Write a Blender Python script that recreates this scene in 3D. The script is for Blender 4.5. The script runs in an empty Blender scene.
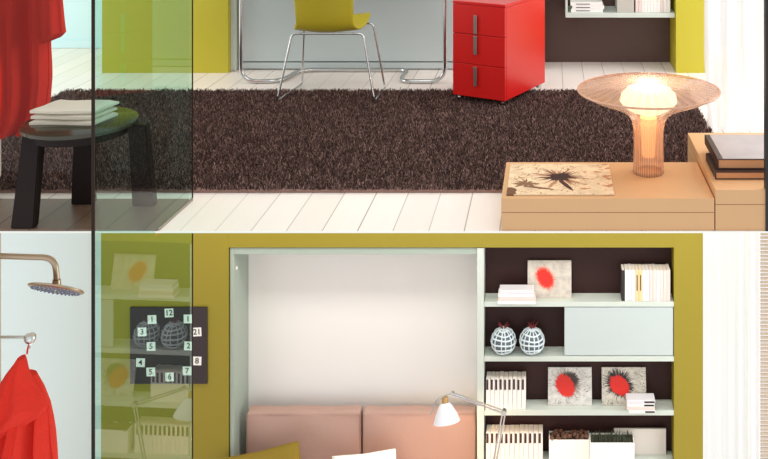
import bpy, bmesh, math, random
from mathutils import Vector, Matrix
random.seed(7)
PI = math.pi
D = bpy.data
SC = bpy.context.scene
COL = SC.collection

# ------------------------------------------------------------------ camera, world, light
F = 950.0                      # focal length in pixels of the 768 px wide frame
EYE = 1.5                      # camera height above the upper room's floor
VX, VY = 550.0, -150.0         # where the depth lines of both rooms meet
cam = D.objects.new('camera', D.cameras.new('camera'))
COL.objects.link(cam)
cam.location = (0, 0, EYE)
cam.rotation_euler = (PI / 2, 0, 0)
cam.data.sensor_width = 36
cam.data.lens = F / 768 * 36
cam.data.shift_x = (384 - VX) / 768
cam.data.shift_y = -(229.5 - VY) / 768
cam.data.clip_start = 0.05
SC.camera = cam

world = D.worlds.new('world')
SC.world = world
world.use_nodes = True
bg = world.node_tree.nodes['Background']
bg.inputs[0].default_value = (0.97, 0.99, 1.0, 1)
bg.inputs[1].default_value = 1.03
SC.view_settings.view_transform = 'Standard'
SC.view_settings.look = 'None'
SC.view_settings.gamma = 1
SC.view_settings.exposure = 0.0
SC.view_settings.use_curve_mapping = False


def area(name, loc, target, sx, sy, power, color=(1, 1, 1)):
    l = D.lights.new(name, 'AREA')
    l.shape = 'RECTANGLE'
    l.size, l.size_y = sx, sy
    l.energy = power
    l.color = color
    o = D.objects.new(name, l)
    COL.objects.link(o)
    o.location = loc
    o.rotation_euler = (Vector(target) - Vector(loc)).to_track_quat('-Z', 'Y').to_euler()
    return o


# daylight through the windows at the right of each room
area('window_and_fill_light', (2.6, 5.6, 1.6), (-1.0, 5.4, 0.3), 2.0, 2.4, 80, (1, 0.98, 0.95))
area('window_and_fill_light', (2.6, 5.4, -1.6), (-1.0, 5.9, -1.9), 2.0, 2.2, 50, (1, 0.98, 0.95))
# fill light added before the open front of the lower room
area('window_and_fill_light', (0.0, 1.2, -2.4), (-0.6, 6.4, -1.9), 5.0, 2.2, 17, (1, 0.99, 0.97))
# unseen area light added overhead so the lintel shades the bed recess top
area('added_overhead_light', (-0.9, 5.75, -0.2), (-0.9, 6.5, -2.0), 4.2, 0.25, 34, (1, 0.97, 0.92))
# unseen overhead light added to brighten the upper floor and bench top
area('added_overhead_light', (0.0, 4.3, 3.0), (0.0, 4.4, 0), 3.0, 1.6, 34, (1, 0.96, 0.9))
# cool light added on the shower side to lift the upper room's left
area('window_and_fill_light', (-5.6, 5.2, 1.7), (-2.0, 6.4, 0.5), 2.0, 2.0, 70, (0.93, 1, 0.97))


# ------------------------------------------------------------------ helpers
def X(px, Z):
    return (px - VX) * Z / F


def H(py, Z):
    return EYE - (py - VY) * Z / F


def P(px, py, Z):
    return Vector((X(px, Z), Z, H(py, Z)))


def tag(o, label=None, cat=None, group=None, kind=None):
    if label: o['label'] = label
    if cat: o['category'] = cat
    if group: o['group'] = group
    if kind: o['kind'] = kind
    return o


def link(name, me, mat, parent=None):
    o = D.objects.new(name, me)
    COL.objects.link(o)
    if mat is not None:
        for m in (mat if isinstance(mat, (list, tuple)) else [mat]):
            me.materials.append(m)
    if parent is not None:
        o.parent = parent
    return o


def obj(name, bm, mat, parent=None, smooth=False, loc=None):
    me = D.meshes.new(name)
    bmesh.ops.recalc_face_normals(bm, faces=bm.faces[:])
    bm.to_mesh(me)
    bm.free()
    if smooth:
        for p in me.polygons:
            p.use_smooth = True
        try:
            me.set_sharp_from_angle(angle=math.radians(40))
        except Exception:
            pass
    o = link(name, me, mat, parent)
    if loc is not None:
        o.location = loc
    return o


def thing(name, loc, label, cat, group=None, rz=0):
    o = D.objects.new(name, None)
    COL.objects.link(o)
    o.location = loc
    o.rotation_euler = (0, 0, rz)
    o.empty_display_size = 0.05
    tag(o, label, cat, group)
    return o


def bmn():
    return bmesh.new()


def box(bm, x0, x1, y0, y1, z0, z1, bev=0, seg=2, mi=0):
    r = bmesh.ops.create_cube(bm, size=1)
    vs = r['verts']
    for v in vs:
        v.co = Vector(((x0 + x1) / 2 + v.co.x * (x1 - x0), (y0 + y1) / 2 + v.co.y * (y1 - y0), (z0 + z1) / 2 + v.co.z * (z1 - z0)))
    fs = set(f for v in vs for f in v.link_faces)
    for f in fs: f.material_index = mi
    if bev:
        es = list(set(e for v in vs for e in v.link_edges))
        rr = bmesh.ops.bevel(bm, geom=es, offset=bev, segments=seg, affect='EDGES', profile=0.5)
        for f in rr['faces']: f.material_index = mi
    return bm


def bx(*a, **k):
    return box(bmn(), *a, **k)


def tube(bm, pts, r, n=10, caps=True, smooth_steps=0):
    pts = [Vector(p) for p in pts]
    rs = r if isinstance(r, (list, tuple)) else [r] * len(pts)
    if smooth_steps:
        q, qr = [], []
        for i in range(len(pts) - 1):
            p0 = pts[max(i - 1, 0)]; p1 = pts[i]; p2 = pts[i + 1]; p3 = pts[min(i + 2, len(pts) - 1)]
            for k in range(smooth_steps):
                t = k / smooth_steps
                q.append(0.5 * ((2 * p1) + (p2 - p0) * t + (2 * p0 - 5 * p1 + 4 * p2 - p3) * t * t + (3 * p1 - p0 - 3 * p2 + p3) * t ** 3))
                qr.append(rs[i] * (1 - t) + rs[i + 1] * t)
        q.append(pts[-1]); qr.append(rs[-1])
        pts, rs = q, qr
    rings = []
    up = None
    for i, p in enumerate(pts):
        d = (pts[min(i + 1, len(pts) - 1)] - pts[max(i - 1, 0)]).normalized()
        if up is None:
            up = Vector((0, 0, 1)) if abs(d.z) < 0.9 else Vector((1, 0, 0))
        a = d.cross(up)
        if a.length < 1e-5: a = d.orthogonal()
        a.normalize()
        b = a.cross(d).normalized()
        up = b
        rings.append([bm.verts.new(p + (a * math.cos(2 * PI * k / n) + b * math.sin(2 * PI * k / n)) * rs[i]) for k in range(n)])
    for i in range(len(rings) - 1):
        for k in range(n):
            bm.faces.new((rings[i][k], rings[i][(k + 1) % n], rings[i + 1][(k + 1) % n], rings[i + 1][k]))
    if caps:
        bm.faces.new(rings[0]); bm.faces.new(rings[-1])
    return bm


def fillet(pts, rad, n=6):
    """round the inner corners of a polyline"""
    pts = [Vector(p) for p in pts]
    out = [pts[0]]
    for i in range(1, len(pts) - 1):
        a, b, c = pts[i - 1], pts[i], pts[i + 1]
        r = min(rad, (a - b).length * 0.45, (c - b).length * 0.45)
        p = b + (a - b).normalized() * r
        q = b + (c - b).normalized() * r
        for k in range(n + 1):
            t = k / n
            out.append(p * (1 - t) ** 2 + b * 2 * t * (1 - t) + q * t * t)
    out.append(pts[-1])
    return out


def lathe(bm, prof, n=48, c=(0, 0, 0), flute=0, nf=0, closed=False):
    rings = []
    for (r, z) in prof:
        if r < 1e-6:
            rings.append([bm.verts.new((c[0], c[1], c[2] + z))])
        else:
            ring = []
            for k in range(n):
                a = 2 * PI * k / n
                rr = r * (1 + flute * math.cos(nf * a)) if nf else r
                ring.append(bm.verts.new((c[0] + rr * math.cos(a), c[1] + rr * math.sin(a), c[2] + z)))
            rings.append(ring)
    pairs = list(zip(rings[:-1], rings[1:]))
    if closed: pairs.append((rings[-1], rings[0]))
    for A, B in pairs:
        for k in range(n):
            k2 = (k + 1) % n
            if len(A) == 1 and len(B) == 1: continue
            if len(A) == 1: bm.faces.new((A[0], B[k], B[k2]))
            elif len(B) == 1: bm.faces.new((A[k], A[k2], B[0]))
            else: bm.faces.new((A[k], A[k2], B[k2], B[k]))
    return bm


def prism(bm, poly, y0, y1):
    """poly: list of (x, z) outline, extruded along depth y"""
    a = [bm.verts.new((x, y0, z)) for x, z in poly]
    b = [bm.verts.new((x, y1, z)) for x, z in poly]
    n = len(poly)
    bm.faces.new(a); bm.faces.new(b[::-1])
    for i in range(n):
        bm.faces.new((a[i], a[(i + 1) % n], b[(i + 1) % n], b[i]))
    return bm


ORD = ['first', 'second', 'third', 'fourth', 'fifth', 'sixth', 'seventh', 'eighth', 'ninth', 'tenth', 'eleventh', 'twelfth', 'thirteenth', 'fourteenth']


# ------------------------------------------------------------------ materials
def lin(c):
    return tuple((v / 255 / 12.92) if v / 255 <= 0.04045 else ((v / 255 + 0.055) / 1.055) ** 2.4 for v in c) + (1,)


def mat(name, rgb, rough=0.5, metal=0, spec=0.5, noise=0, nscale=20, bump=0, bscale=60, **kw):
    m = D.materials.new(name)
    m.use_nodes = True
    nt = m.node_tree
    b = nt.nodes['Principled BSDF']
    c = lin(rgb)
    b.inputs['Base Color'].default_value = c
    b.inputs['Roughness'].default_value = rough
    b.inputs['Metallic'].default_value = metal
    b.inputs['Specular IOR Level'].default_value = spec
    for k, v in kw.items():
        b.inputs[k.replace('_', ' ')].default_value = v
    tc = nt.nodes.new('ShaderNodeTexCoord')
    if noise:
        nz = nt.nodes.new('ShaderNodeTexNoise')
        nz.inputs['Scale'].default_value = nscale
        nz.inputs['Detail'].default_value = 4
        nt.links.new(tc.outputs['Object'], nz.inputs['Vector'])
        mr = nt.nodes.new('ShaderNodeMapRange')
        mr.inputs[3].default_value = 1 - noise
        mr.inputs[4].default_value = 1 + noise
        nt.links.new(nz.outputs[0], mr.inputs[0])
        mx = nt.nodes.new('ShaderNodeVectorMath'); mx.operation = 'SCALE'
        mx.inputs[0].default_value = c[:3]
        nt.links.new(mr.outputs[0], mx.inputs['Scale'])
        nt.links.new(mx.outputs[0], b.inputs['Base Color'])
    if bump:
        nz = nt.nodes.new('ShaderNodeTexNoise')
        nz.inputs['Scale'].default_value = bscale
        nt.links.new(tc.outputs['Object'], nz.inputs['Vector'])
        bp = nt.nodes.new('ShaderNodeBump')
        bp.inputs['Strength'].default_value = bump
        bp.inputs['Distance'].default_value = 0.01
        nt.links.new(nz.outputs[0], bp.inputs['Height'])
        nt.links.new(bp.outputs[0], b.inputs['Normal'])
    return m


def plank_mat(name, rgb, gap, width, off, rough, gapw=0.03, var=0.03):
    """boards running in depth, joints at x = off + n * width (object coordinates)"""
    m = mat(name, rgb, rough)
    nt = m.node_tree
    b = nt.nodes['Principled BSDF']
    tc = nt.nodes.new('ShaderNodeTexCoord')
    sp = nt.nodes.new('ShaderNodeSeparateXYZ')
    nt.links.new(tc.outputs['Object'], sp.inputs[0])

    def math_(op, a, v=None, w=None):
        n = nt.nodes.new('ShaderNodeMath'); n.operation = op
        for i, q in enumerate((a, v, w)):
            if q is None: continue
            if hasattr(q, 'links'): nt.links.new(q, n.inputs[i])
            else: n.inputs[i].default_value = q
        return n.outputs[0]
    u = math_('DIVIDE', math_('SUBTRACT', sp.outputs[0], off), width)
    fr = math_('FRACT', u)
    idx = math_('FLOOR', u)
    near = math_('MINIMUM', fr, math_('SUBTRACT', 1.0, fr))
    line = math_('LESS_THAN', near, gapw)
    wn = nt.nodes.new('ShaderNodeTexWhiteNoise'); wn.noise_dimensions = '1D'
    nt.links.new(idx, wn.inputs['W'])
    nz = nt.nodes.new('ShaderNodeTexNoise')
    mp = nt.nodes.new('ShaderNodeMapping'); mp.inputs['Scale'].default_value = (14, 1.2, 1)
    nt.links.new(tc.outputs['Object'], mp.inputs[0]); nt.links.new(mp.outputs[0], nz.inputs['Vector'])
    nz.inputs['Scale'].default_value = 3
    nz.inputs['Detail'].default_value = 6
    f = math_('ADD', math_('MULTIPLY_ADD', wn.outputs[0], 2 * var, 1 - var), math_('MULTIPLY_ADD', nz.outputs[0], 2 * var, -var))
    sc = nt.nodes.new('ShaderNodeVectorMath'); sc.operation = 'SCALE'
    sc.inputs[0].default_value = lin(rgb)[:3]
    nt.links.new(f, sc.inputs['Scale'])
    mx = nt.nodes.new('ShaderNodeMix'); mx.data_type = 'RGBA'
    nt.links.new(math_('MULTIPLY', line, math_('MULTIPLY_ADD', wn.outputs[0], 0.7, 0.3)), mx.inputs[0])
    nt.links.new(sc.outputs[0], mx.inputs[6]); mx.inputs[7].default_value = lin(gap)
    nt.links.new(mx.outputs[2], b.inputs['Base Color'])
    return m


def glass_mat(name, tint, refl=1.0, rough=0.0):
    """thin sheet: tinted straight-through light plus Fresnel reflection"""
    m = D.materials.new(name); m.use_nodes = True
    nt = m.node_tree; nt.nodes.clear()
    out = nt.nodes.new('ShaderNodeOutputMaterial')
    tr = nt.nodes.new('ShaderNodeBsdfTransparent'); tr.inputs[0].default_value = tuple(tint) + (1,)
    gl = nt.nodes.new('ShaderNodeBsdfGlossy'); gl.inputs[0].default_value = (refl, refl, refl, 1); gl.inputs['Roughness'].default_value = rough
    fr = nt.nodes.new('ShaderNodeFresnel'); fr.inputs[0].default_value = 1.5
    mx = nt.nodes.new('ShaderNodeMixShader')
    nt.links.new(fr.outputs[0], mx.inputs[0]); nt.links.new(tr.outputs[0], mx.inputs[1]); nt.links.new(gl.outputs[0], mx.inputs[2])
    nt.links.new(mx.outputs[0], out.inputs[0])
    return m


def emit_mat(name, rgb, s):
    m = D.materials.new(name); m.use_nodes = True
    b = m.node_tree.nodes['Principled BSDF']
    b.inputs['Base Color'].default_value = lin(rgb)
    b.inputs['Emission Color'].default_value = lin(rgb)
    b.inputs['Emission Strength'].default_value = s
    return m


def curtain_mat(name, rgb, trans=0.55, clear=0.25):
    m = D.materials.new(name); m.use_nodes = True
    nt = m.node_tree; nt.nodes.clear()
    out = nt.nodes.new('ShaderNodeOutputMaterial')
    df = nt.nodes.new('ShaderNodeBsdfDiffuse'); df.inputs[0].default_value = lin(rgb)
    tl = nt.nodes.new('ShaderNodeBsdfTranslucent'); tl.inputs[0].default_value = lin(rgb)
    tp = nt.nodes.new('ShaderNodeBsdfTransparent')
    m1 = nt.nodes.new('ShaderNodeMixShader'); m1.inputs[0].default_value = trans
    m2 = nt.nodes.new('ShaderNodeMixShader'); m2.inputs[0].default_value = clear
    nt.links.new(df.outputs[0], m1.inputs[1]); nt.links.new(tl.outputs[0], m1.inputs[2])
    nt.links.new(m1.outputs[0], m2.inputs[1]); nt.links.new(tp.outputs[0], m2.inputs[2])
    nt.links.new(m2.outputs[0], out.inputs[0])
    return m


def nmath(nt, op, *args):
    n = nt.nodes.new('ShaderNodeMath'); n.operation = op
    for i, q in enumerate(args):
        if hasattr(q, 'links'): nt.links.new(q, n.inputs[i])
        else: n.inputs[i].default_value = q
    return n.outputs[0]


def splat_mat(name, base, layers, ax=('X', 'Z'), edge=None, scribble=None, seed=0):
    """printed picture: layers of ragged bristly blots over a pale mottled ground.
    layer = (u, v, ru, rv, tilt, spike, freq, rgb)"""
    m = mat(name, base, 0.6)
    nt = m.node_tree; b = nt.nodes['Principled BSDF']
    tc = nt.nodes.new('ShaderNodeTexCoord')
    sp = nt.nodes.new('ShaderNodeSeparateXYZ'); nt.links.new(tc.outputs['Generated'], sp.inputs[0])
    U, V = sp.outputs[ax[0]], sp.outputs[ax[1]]
    nz = nt.nodes.new('ShaderNodeTexNoise'); nz.inputs['Scale'].default_value = 7; nz.inputs['Detail'].default_value = 5
    nt.links.new(tc.outputs['Generated'], nz.inputs['Vector'])
    mx = nt.nodes.new('ShaderNodeMix'); mx.data_type = 'RGBA'
    nt.links.new(nmath(nt, 'MULTIPLY_ADD', nz.outputs[0], 3.0, -1.1), mx.inputs[0])
    mx.clamp_factor = True
    mx.inputs[6].default_value = lin(base)
    mx.inputs[7].default_value = lin([v * 0.86 for v in base])
    col = mx.outputs[2]

    def over(col, fac, rgb):
        q = nt.nodes.new('ShaderNodeMix'); q.data_type = 'RGBA'
        nt.links.new(fac, q.inputs[0]); nt.links.new(col, q.inputs[6]); q.inputs[7].default_value = lin(rgb)
        return q.outputs[2]
    if scribble:
        n2 = nt.nodes.new('ShaderNodeTexNoise'); n2.inputs['Scale'].default_value = scribble[0]; n2.inputs['Detail'].default_value = 2
        n2.inputs['Distortion'].default_value = 1.5
        nt.links.new(tc.outputs['Generated'], n2.inputs['Vector'])
        k = nmath(nt, 'LESS_THAN', nmath(nt, 'ABSOLUTE', nmath(nt, 'SUBTRACT', n2.outputs[0], 0.5)), scribble[1])
        e = nmath(nt, 'GREATER_THAN', nmath(nt, 'SQRT', nmath(nt, 'ADD', nmath(nt, 'POWER', nmath(nt, 'SUBTRACT', U, 0.45), 2.0), nmath(nt, 'POWER', nmath(nt, 'SUBTRACT', V, 0.55), 2.0))), scribble[2])
        col = over(col, nmath(nt, 'MULTIPLY', k, e), scribble[3])
    if edge:
        n3 = nt.nodes.new('ShaderNodeTexNoise'); n3.inputs['Scale'].default_value = 9; n3.inputs['Detail'].default_value = 4
        nt.links.new(tc.outputs['Generated'], n3.inputs['Vector'])
        k = nmath(nt, 'GREATER_THAN', nmath(nt, 'ADD', n3.outputs[0], nmath(nt, 'MULTIPLY', U, 0.42)), edge[0])
        col = over(col, nmath(nt, 'MULTIPLY', k, 0.8), edge[1])
    for i, (u, v, ru, rv, tilt, spike, freq, rgb) in enumerate(layers):
        du = nmath(nt, 'SUBTRACT', U, u); dv = nmath(nt, 'SUBTRACT', V, v)
        ct, st = math.cos(tilt), math.sin(tilt)
        a = nmath(nt, 'DIVIDE', nmath(nt, 'ADD', nmath(nt, 'MULTIPLY', du, ct), nmath(nt, 'MULTIPLY', dv, st)), ru)
        c = nmath(nt, 'DIVIDE', nmath(nt, 'SUBTRACT', nmath(nt, 'MULTIPLY', dv, ct), nmath(nt, 'MULTIPLY', du, st)), rv)
        r = nmath(nt, 'SQRT', nmath(nt, 'ADD', nmath(nt, 'MULTIPLY', a, a), nmath(nt, 'MULTIPLY', c, c)))
        rr = nmath(nt, 'ADD', r, 0.001)
        cb = nt.nodes.new('ShaderNodeCombineXYZ')
        nt.links.new(nmath(nt, 'MULTIPLY', nmath(nt, 'DIVIDE', a, rr), freq), cb.inputs[0])
        nt.links.new(nmath(nt, 'MULTIPLY', nmath(nt, 'DIVIDE', c, rr), freq), cb.inputs[1])
        cb.inputs[2].default_value = 3.1 * i + seed
        n4 = nt.nodes.new('ShaderNodeTexNoise'); n4.inputs['Scale'].default_value = 1.0; n4.inputs['Detail'].default_value = 3
        nt.links.new(cb.outputs[0], n4.inputs['Vector'])
        lim = nmath(nt, 'MULTIPLY_ADD', nmath(nt, 'SUBTRACT', n4.outputs[0], 0.5), spike, 1.0)
        col = over(col, nmath(nt, 'LESS_THAN', r, lim), rgb)
    nt.links.new(col, b.inputs['Base Color'])
    return m


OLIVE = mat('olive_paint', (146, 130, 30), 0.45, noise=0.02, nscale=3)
OLIVE_LIT = mat('olive_paint_lit', (186, 174, 44), 0.45, noise=0.02, nscale=3)  # same olive paint, with the upper room's stronger light put into the colour
WHITEWALL = mat('cool_white_plaster', (206, 232, 240), 0.7)
SLABW = mat('white_edge', (245, 243, 236), 0.6)
FLOORW = plank_mat('white_boards', (242, 230, 222), (150, 140, 130), 0.14, -1.178, 0.35, 0.018, 0.03)
SHFLOOR = plank_mat('brown_boards', (122, 94, 76), (40, 26, 20), 0.15, -1.60, 0.45, 0.035, 0.16)
GREY = mat('pale_grey_lacquer', (200, 208, 200), 0.4)
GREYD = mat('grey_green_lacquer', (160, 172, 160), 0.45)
GREYB = mat('blue_grey_lacquer', (188, 198, 198), 0.35)
DARKGAP = mat('shadow_gap', (38, 32, 30), 0.7)
BROWN = mat('dark_brown_laminate', (50, 27, 25), 0.6, 0, 0.25)
BROWNU = mat('brown_laminate', (84, 60, 54), 0.5)
CREAM = mat('cream_panel', (236, 233, 230), 0.55)
RED = mat('red_lacquer', (200, 26, 24), 0.28)
CHROME = mat('chrome', (205, 205, 205), 0.18, 1)
STEEL = mat('brushed_steel', (170, 165, 158), 0.35, 1)
BRONZE = mat('brushed_bronze', (180, 160, 138), 0.3, 1)
CHAIRM = mat('olive_leather', (176, 158, 30), 0.45, bump=0.15, bscale=160)
ROBE = mat('red_terry', (232, 44, 26), 0.9, bump=0.6, bscale=260, noise=0.08, nscale=60)
STOOLM = mat('dark_stained_wood', (26, 13, 10), 0.5, 0, 0.2, noise=0.15, nscale=9)
STOOLTOP = mat('dark_glossy_seat', (62, 58, 46), 0.16)
TOWEL = mat('cream_cotton', (226, 214, 196), 0.9, bump=0.4, bscale=220)
BEIGEW = mat('pale_maple', (208, 162, 116), 0.5, noise=0.03, nscale=6)
GLASS = glass_mat('green_glass', (0.62, 0.90, 0.82))
GLASSB = glass_mat('clear_green_glass', (0.90, 0.96, 0.94), 0.3)
POSTM = mat('dark_metal', (40, 26, 18), 0.6, 0, 0.2)
BLACK = mat('black_paint', (14, 14, 14), 0.5)
CURT = curtain_mat('sheer_white', (250, 250, 250))
BLIND = mat('beige_weave', (190, 172, 152), 0.8)
PAPER = mat('white_paper', (240, 238, 232), 0.7)
PAGE = mat('page_block', (232, 222, 210), 0.8)
INK = mat('black_ink', (30, 26, 26), 0.6)
SPW = mat('white_spine', (238, 234, 230), 0.5)
SPP = mat('pinkish_spine', (226, 206, 200), 0.5)
SPL = mat('lilac_spine', (220, 216, 222), 0.5)
SPO = mat('cream_orange_spine', (232, 200, 150), 0.5)
LABELM = mat('dark_spine_label', (62, 36, 32), 0.5)
MAUVE = mat('mauve_tweed', (186, 152, 140), 0.9, noise=0.12, nscale=240, bump=0.4, bscale=300)
OLIVEF = mat('olive_cushion_cotton', (140, 116, 30), 0.85, bump=0.3, bscale=260)
WHITEF = mat('white_cotton', (245, 243, 238), 0.85, bump=0.2, bscale=260)
BOARD = mat('slate_brown_board', (48, 36, 40), 0.4)
POTW = mat('white_ceramic', (244, 242, 238), 0.4)
GRASS = mat('dark_grass', (74, 82, 58), 0.7)
DRY = mat('dried_moss', (98, 66, 50), 0.8)
VASEM = mat('pale_blue_wire', (212, 224, 228), 0.35)
VASEIN = mat('dark_glass', (96, 104, 114), 0.3)
DRIED = mat('dried_red_petals', (120, 40, 44), 0.8)


def struct(name, bm, m):
    o = obj(name, bm, m)
    o['kind'] = 'structure'
    return o


# ------------------------------------------------------------------ the setting
ZF = 3.74                       # front edge of the upper floor
ZW = 6.39                       # face of the olive walls
FB = H(573, ZW)                 # floor height of the lower room
XG = -1.53                      # plane of the glass partition
# upper floor with its thin white front lip
bm = bx(-5.2, 1.9, ZF, 7.3, -0.008, 0.0)
struct('floor', bm, FLOORW)
struct('trim_1', bx(-5.2, 1.9, ZF - 0.003, ZF, -0.007, 0.0), SLABW)
struct('ceiling', bx(-5.2, 1.9, 4.12, 7.3, -0.11, -0.0085), mat('ceiling_paint', (240, 238, 232), 0.7))
struct('floor.001', bx(-5.2, 1.9, 3.2, 7.3, FB - 0.1, FB), FLOORW)
# shower floor boards in the upper room
struct('floor_shower', bx(-5.2, XG - 0.016, ZF, 4.07, 0.0005, 0.006), SHFLOOR)
TOPA = 2.9
# upper room walls
xl, xr = X(102, ZW), X(228, ZW)
xp0, xp1 = X(676, ZW), X(706, ZW)
struct('wall_back', bx(-5.2, xl - 0.002, 7.2, 7.3, 0, TOPA), WHITEWALL)
struct('wall_back_olive', bx(xl, xr, ZW, 7.2, 0, TOPA), OLIVE_LIT)
struct('wall_back_pier', bx(xp0, xp1, ZW, 7.2, 0, TOPA), OLIVE_LIT)
struct('wall_back_niche', bx(xr + 0.002, xp0 - 0.002, 6.72, 6.8, 0, TOPA), BROWNU)
struct('wall_back_lintel', bx(xr + 0.002, xp0 - 0.002, ZW, 6.715, 2.2, TOPA), OLIVE_LIT)
bm = bx(-5.2, xl - 0.004, 7.185, 7.199, 0.002, 0.06)
struct('baseboard_back', bm, WHITEWALL)
# short shower wall just at the left edge of the view, both rooms
xw = X(1.2, 4.3)
struct('wall_left', bx(xw - 0.3, xw, 3.95, 4.3, 0.006, TOPA), mat('beige_tile', (214, 200, 184), 0.5))
struct('wall_left.001', bx(xw - 0.3, xw, 3.95, 4.3, FB, -0.12), mat('beige_tile_lower', (200, 188, 174), 0.5))
# lower room walls
TB = -0.112
bl0, bl1 = X(101, ZW), X(228.5, ZW)
bp0, bp1 = X(674, ZW), X(703, ZW)
struct('wall_back.001', bx(-5.2, bl0 - 0.002, 7.2, 7.3, FB, TB), mat('cool_white_plaster_lower', (234, 248, 250), 0.7))
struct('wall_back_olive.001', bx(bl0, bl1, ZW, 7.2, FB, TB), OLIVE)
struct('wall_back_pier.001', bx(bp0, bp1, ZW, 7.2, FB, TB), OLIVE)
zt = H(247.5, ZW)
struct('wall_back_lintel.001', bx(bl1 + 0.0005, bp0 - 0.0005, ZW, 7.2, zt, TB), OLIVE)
struct('wall_back_niche.001', bx(bl1 + 0.002, bp0 - 0.002, 6.76, 6.85, FB, zt - 0.002), BROWN)

# glass partition: one tall sheet, slotted round the edge of the upper floor
zf_far = 4.07
def glass_sheet():
    yaw = 0.035                      # the sheet runs a little out of square with the wall
    piv = Vector((XG, XG * F / (192.3 - VX), FB))
    t = thing('glass_partition', piv, 'tall greenish glass shower partition with a dark metal front edge, left of the rug', 'glass partition', rz=-yaw)
    k = (93.5 - VX) / F
    ynear = (XG - yaw * piv.y) / (k - yaw)
    LG = (piv.y - ynear) / math.cos(yaw)
    ls = -(piv.y - ZF + 0.03)
    poly = [(-LG, 0), (0, 0), (0, -0.012 - FB), (ls, -0.012 - FB), (ls, 0.012 - FB), (0, 0.012 - FB), (0, TOPA - FB), (-LG, TOPA - FB)]
    bm = bmn()
    bm.faces.new([bm.verts.new((0, y, z)) for y, z in poly])
    obj('pane', bm, GLASS, t)
    e = 0.0022
    obj('edge_strip', bx(-e, e, 0, 0.004, 0.012 - FB, TOPA - FB), POSTM, t)
    obj('edge_strip', bx(-e, e, 0, 0.004, 0, -0.012 - FB), POSTM, t)
    obj('post', bx(-0.0055, 0.0055, -LG - 0.006, -LG + 0.002, 0, TOPA - FB, bev=0.002), POSTM, t)
    obj('floor_channel', bx(-0.003, 0.003, ls + 0.034, 0, 0.001 - FB, 0.012 - FB), STEEL, t)
glass_sheet()


def back_pane(z0, z1, label):
    bm = bmn()
    x0, x1 = xw + 0.002, XG - 0.02
    vs = [bm.verts.new(p) for p in ((x0, 4.078, z0), (x1, 4.078, z0), (x1, 4.078, z1), (x0, 4.078, z1))]
    bm.faces.new(vs)
    o = obj('glass_screen', bm, GLASSB)
    tag(o, label, 'glass screen')
back_pane(0.0, TOPA, 'clear glass screen closing the back of the upper shower area behind the stool')

# window curtains, right
def curtain(name, x0, x1, yc, z0, z1, amp, waves, m, label, bunch=0.0, seed=1):
    rnd = random.Random(seed)
    bm = bmn()
    nx, nz = 150, 60
    ph = [rnd.uniform(0, 6) for _ in range(6)]
    g = []
    for j in range(nz + 1):
        t = j / nz
        row = []
        for i in range(nx + 1):
            s = i / nx
            a = amp * (0.6 + 0.4 * math.sin(ph[0] + 3 * s))
            y = yc + a * math.sin(2 * PI * waves * s + 0.6 * math.sin(2 * PI * s * 2 + ph[1]) + 0.25 * math.sin(t * 5 + ph[2]))
            y += 0.25 * a * math.sin(2 * PI * waves * 2.3 * s + ph[3] + t * 2)
            x = x0 + (x1 - x0) * s
            if bunch:
                b = max(0, 1 - t / bunch)
                y += -0.06 * b * abs(math.sin(7 * s * 2 + ph[4] + 9 * t)) + 0.03 * b * math.sin(23 * s + 40 * t)
                x += 0.02 * b * math.sin(31 * s + 25 * t + ph[5])
            row.append(bm.verts.new((x, y, z0 + (z1 - z0) * t)))
        g.append(row)
    for j in range(nz):
        for i in range(nx):
            bm.faces.new((g[j][i], g[j][i + 1], g[j + 1][i + 1], g[j + 1][i]))
    o = obj(name, bm, m, smooth=True)
    tag(o, label, 'curtain')
    return o
curtain('sheer_curtain', X(704.5, 5.07), 1.55, 5.09, 0.004, TOPA, 0.018, 7, CURT, 'sheer white curtain reaching the boards behind the mushroom lamp', bunch=0.16, seed=3)
curtain('sheer_curtain', X(704, 5.6), X(759.5, 5.6), 5.62, FB + 0.004, TB - 0.01, 0.014, 5, CURT, 'sheer white curtain beside the olive pier of the lower room', seed=5)
struct('trim_2', bx(X(765.6, ZF), X(765.6, ZF) + 0.05, ZF - 0.003, ZF + 0.03, 0, TOPA), BLACK)
bm = bmn()
for k in range(150):
    z = FB + 0.02 + k * ((TB - FB - 0.04) / 150)
    tube(bm, [(X(760.5, 5.5), 5.5, z + 0.008), (1.6, 5.5, z + 0.008)], 0.0078, 6)
tag(obj('woven_blind', bm, BLIND), 'beige woven roller blind at the far right of the lower room', 'blind')

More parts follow.
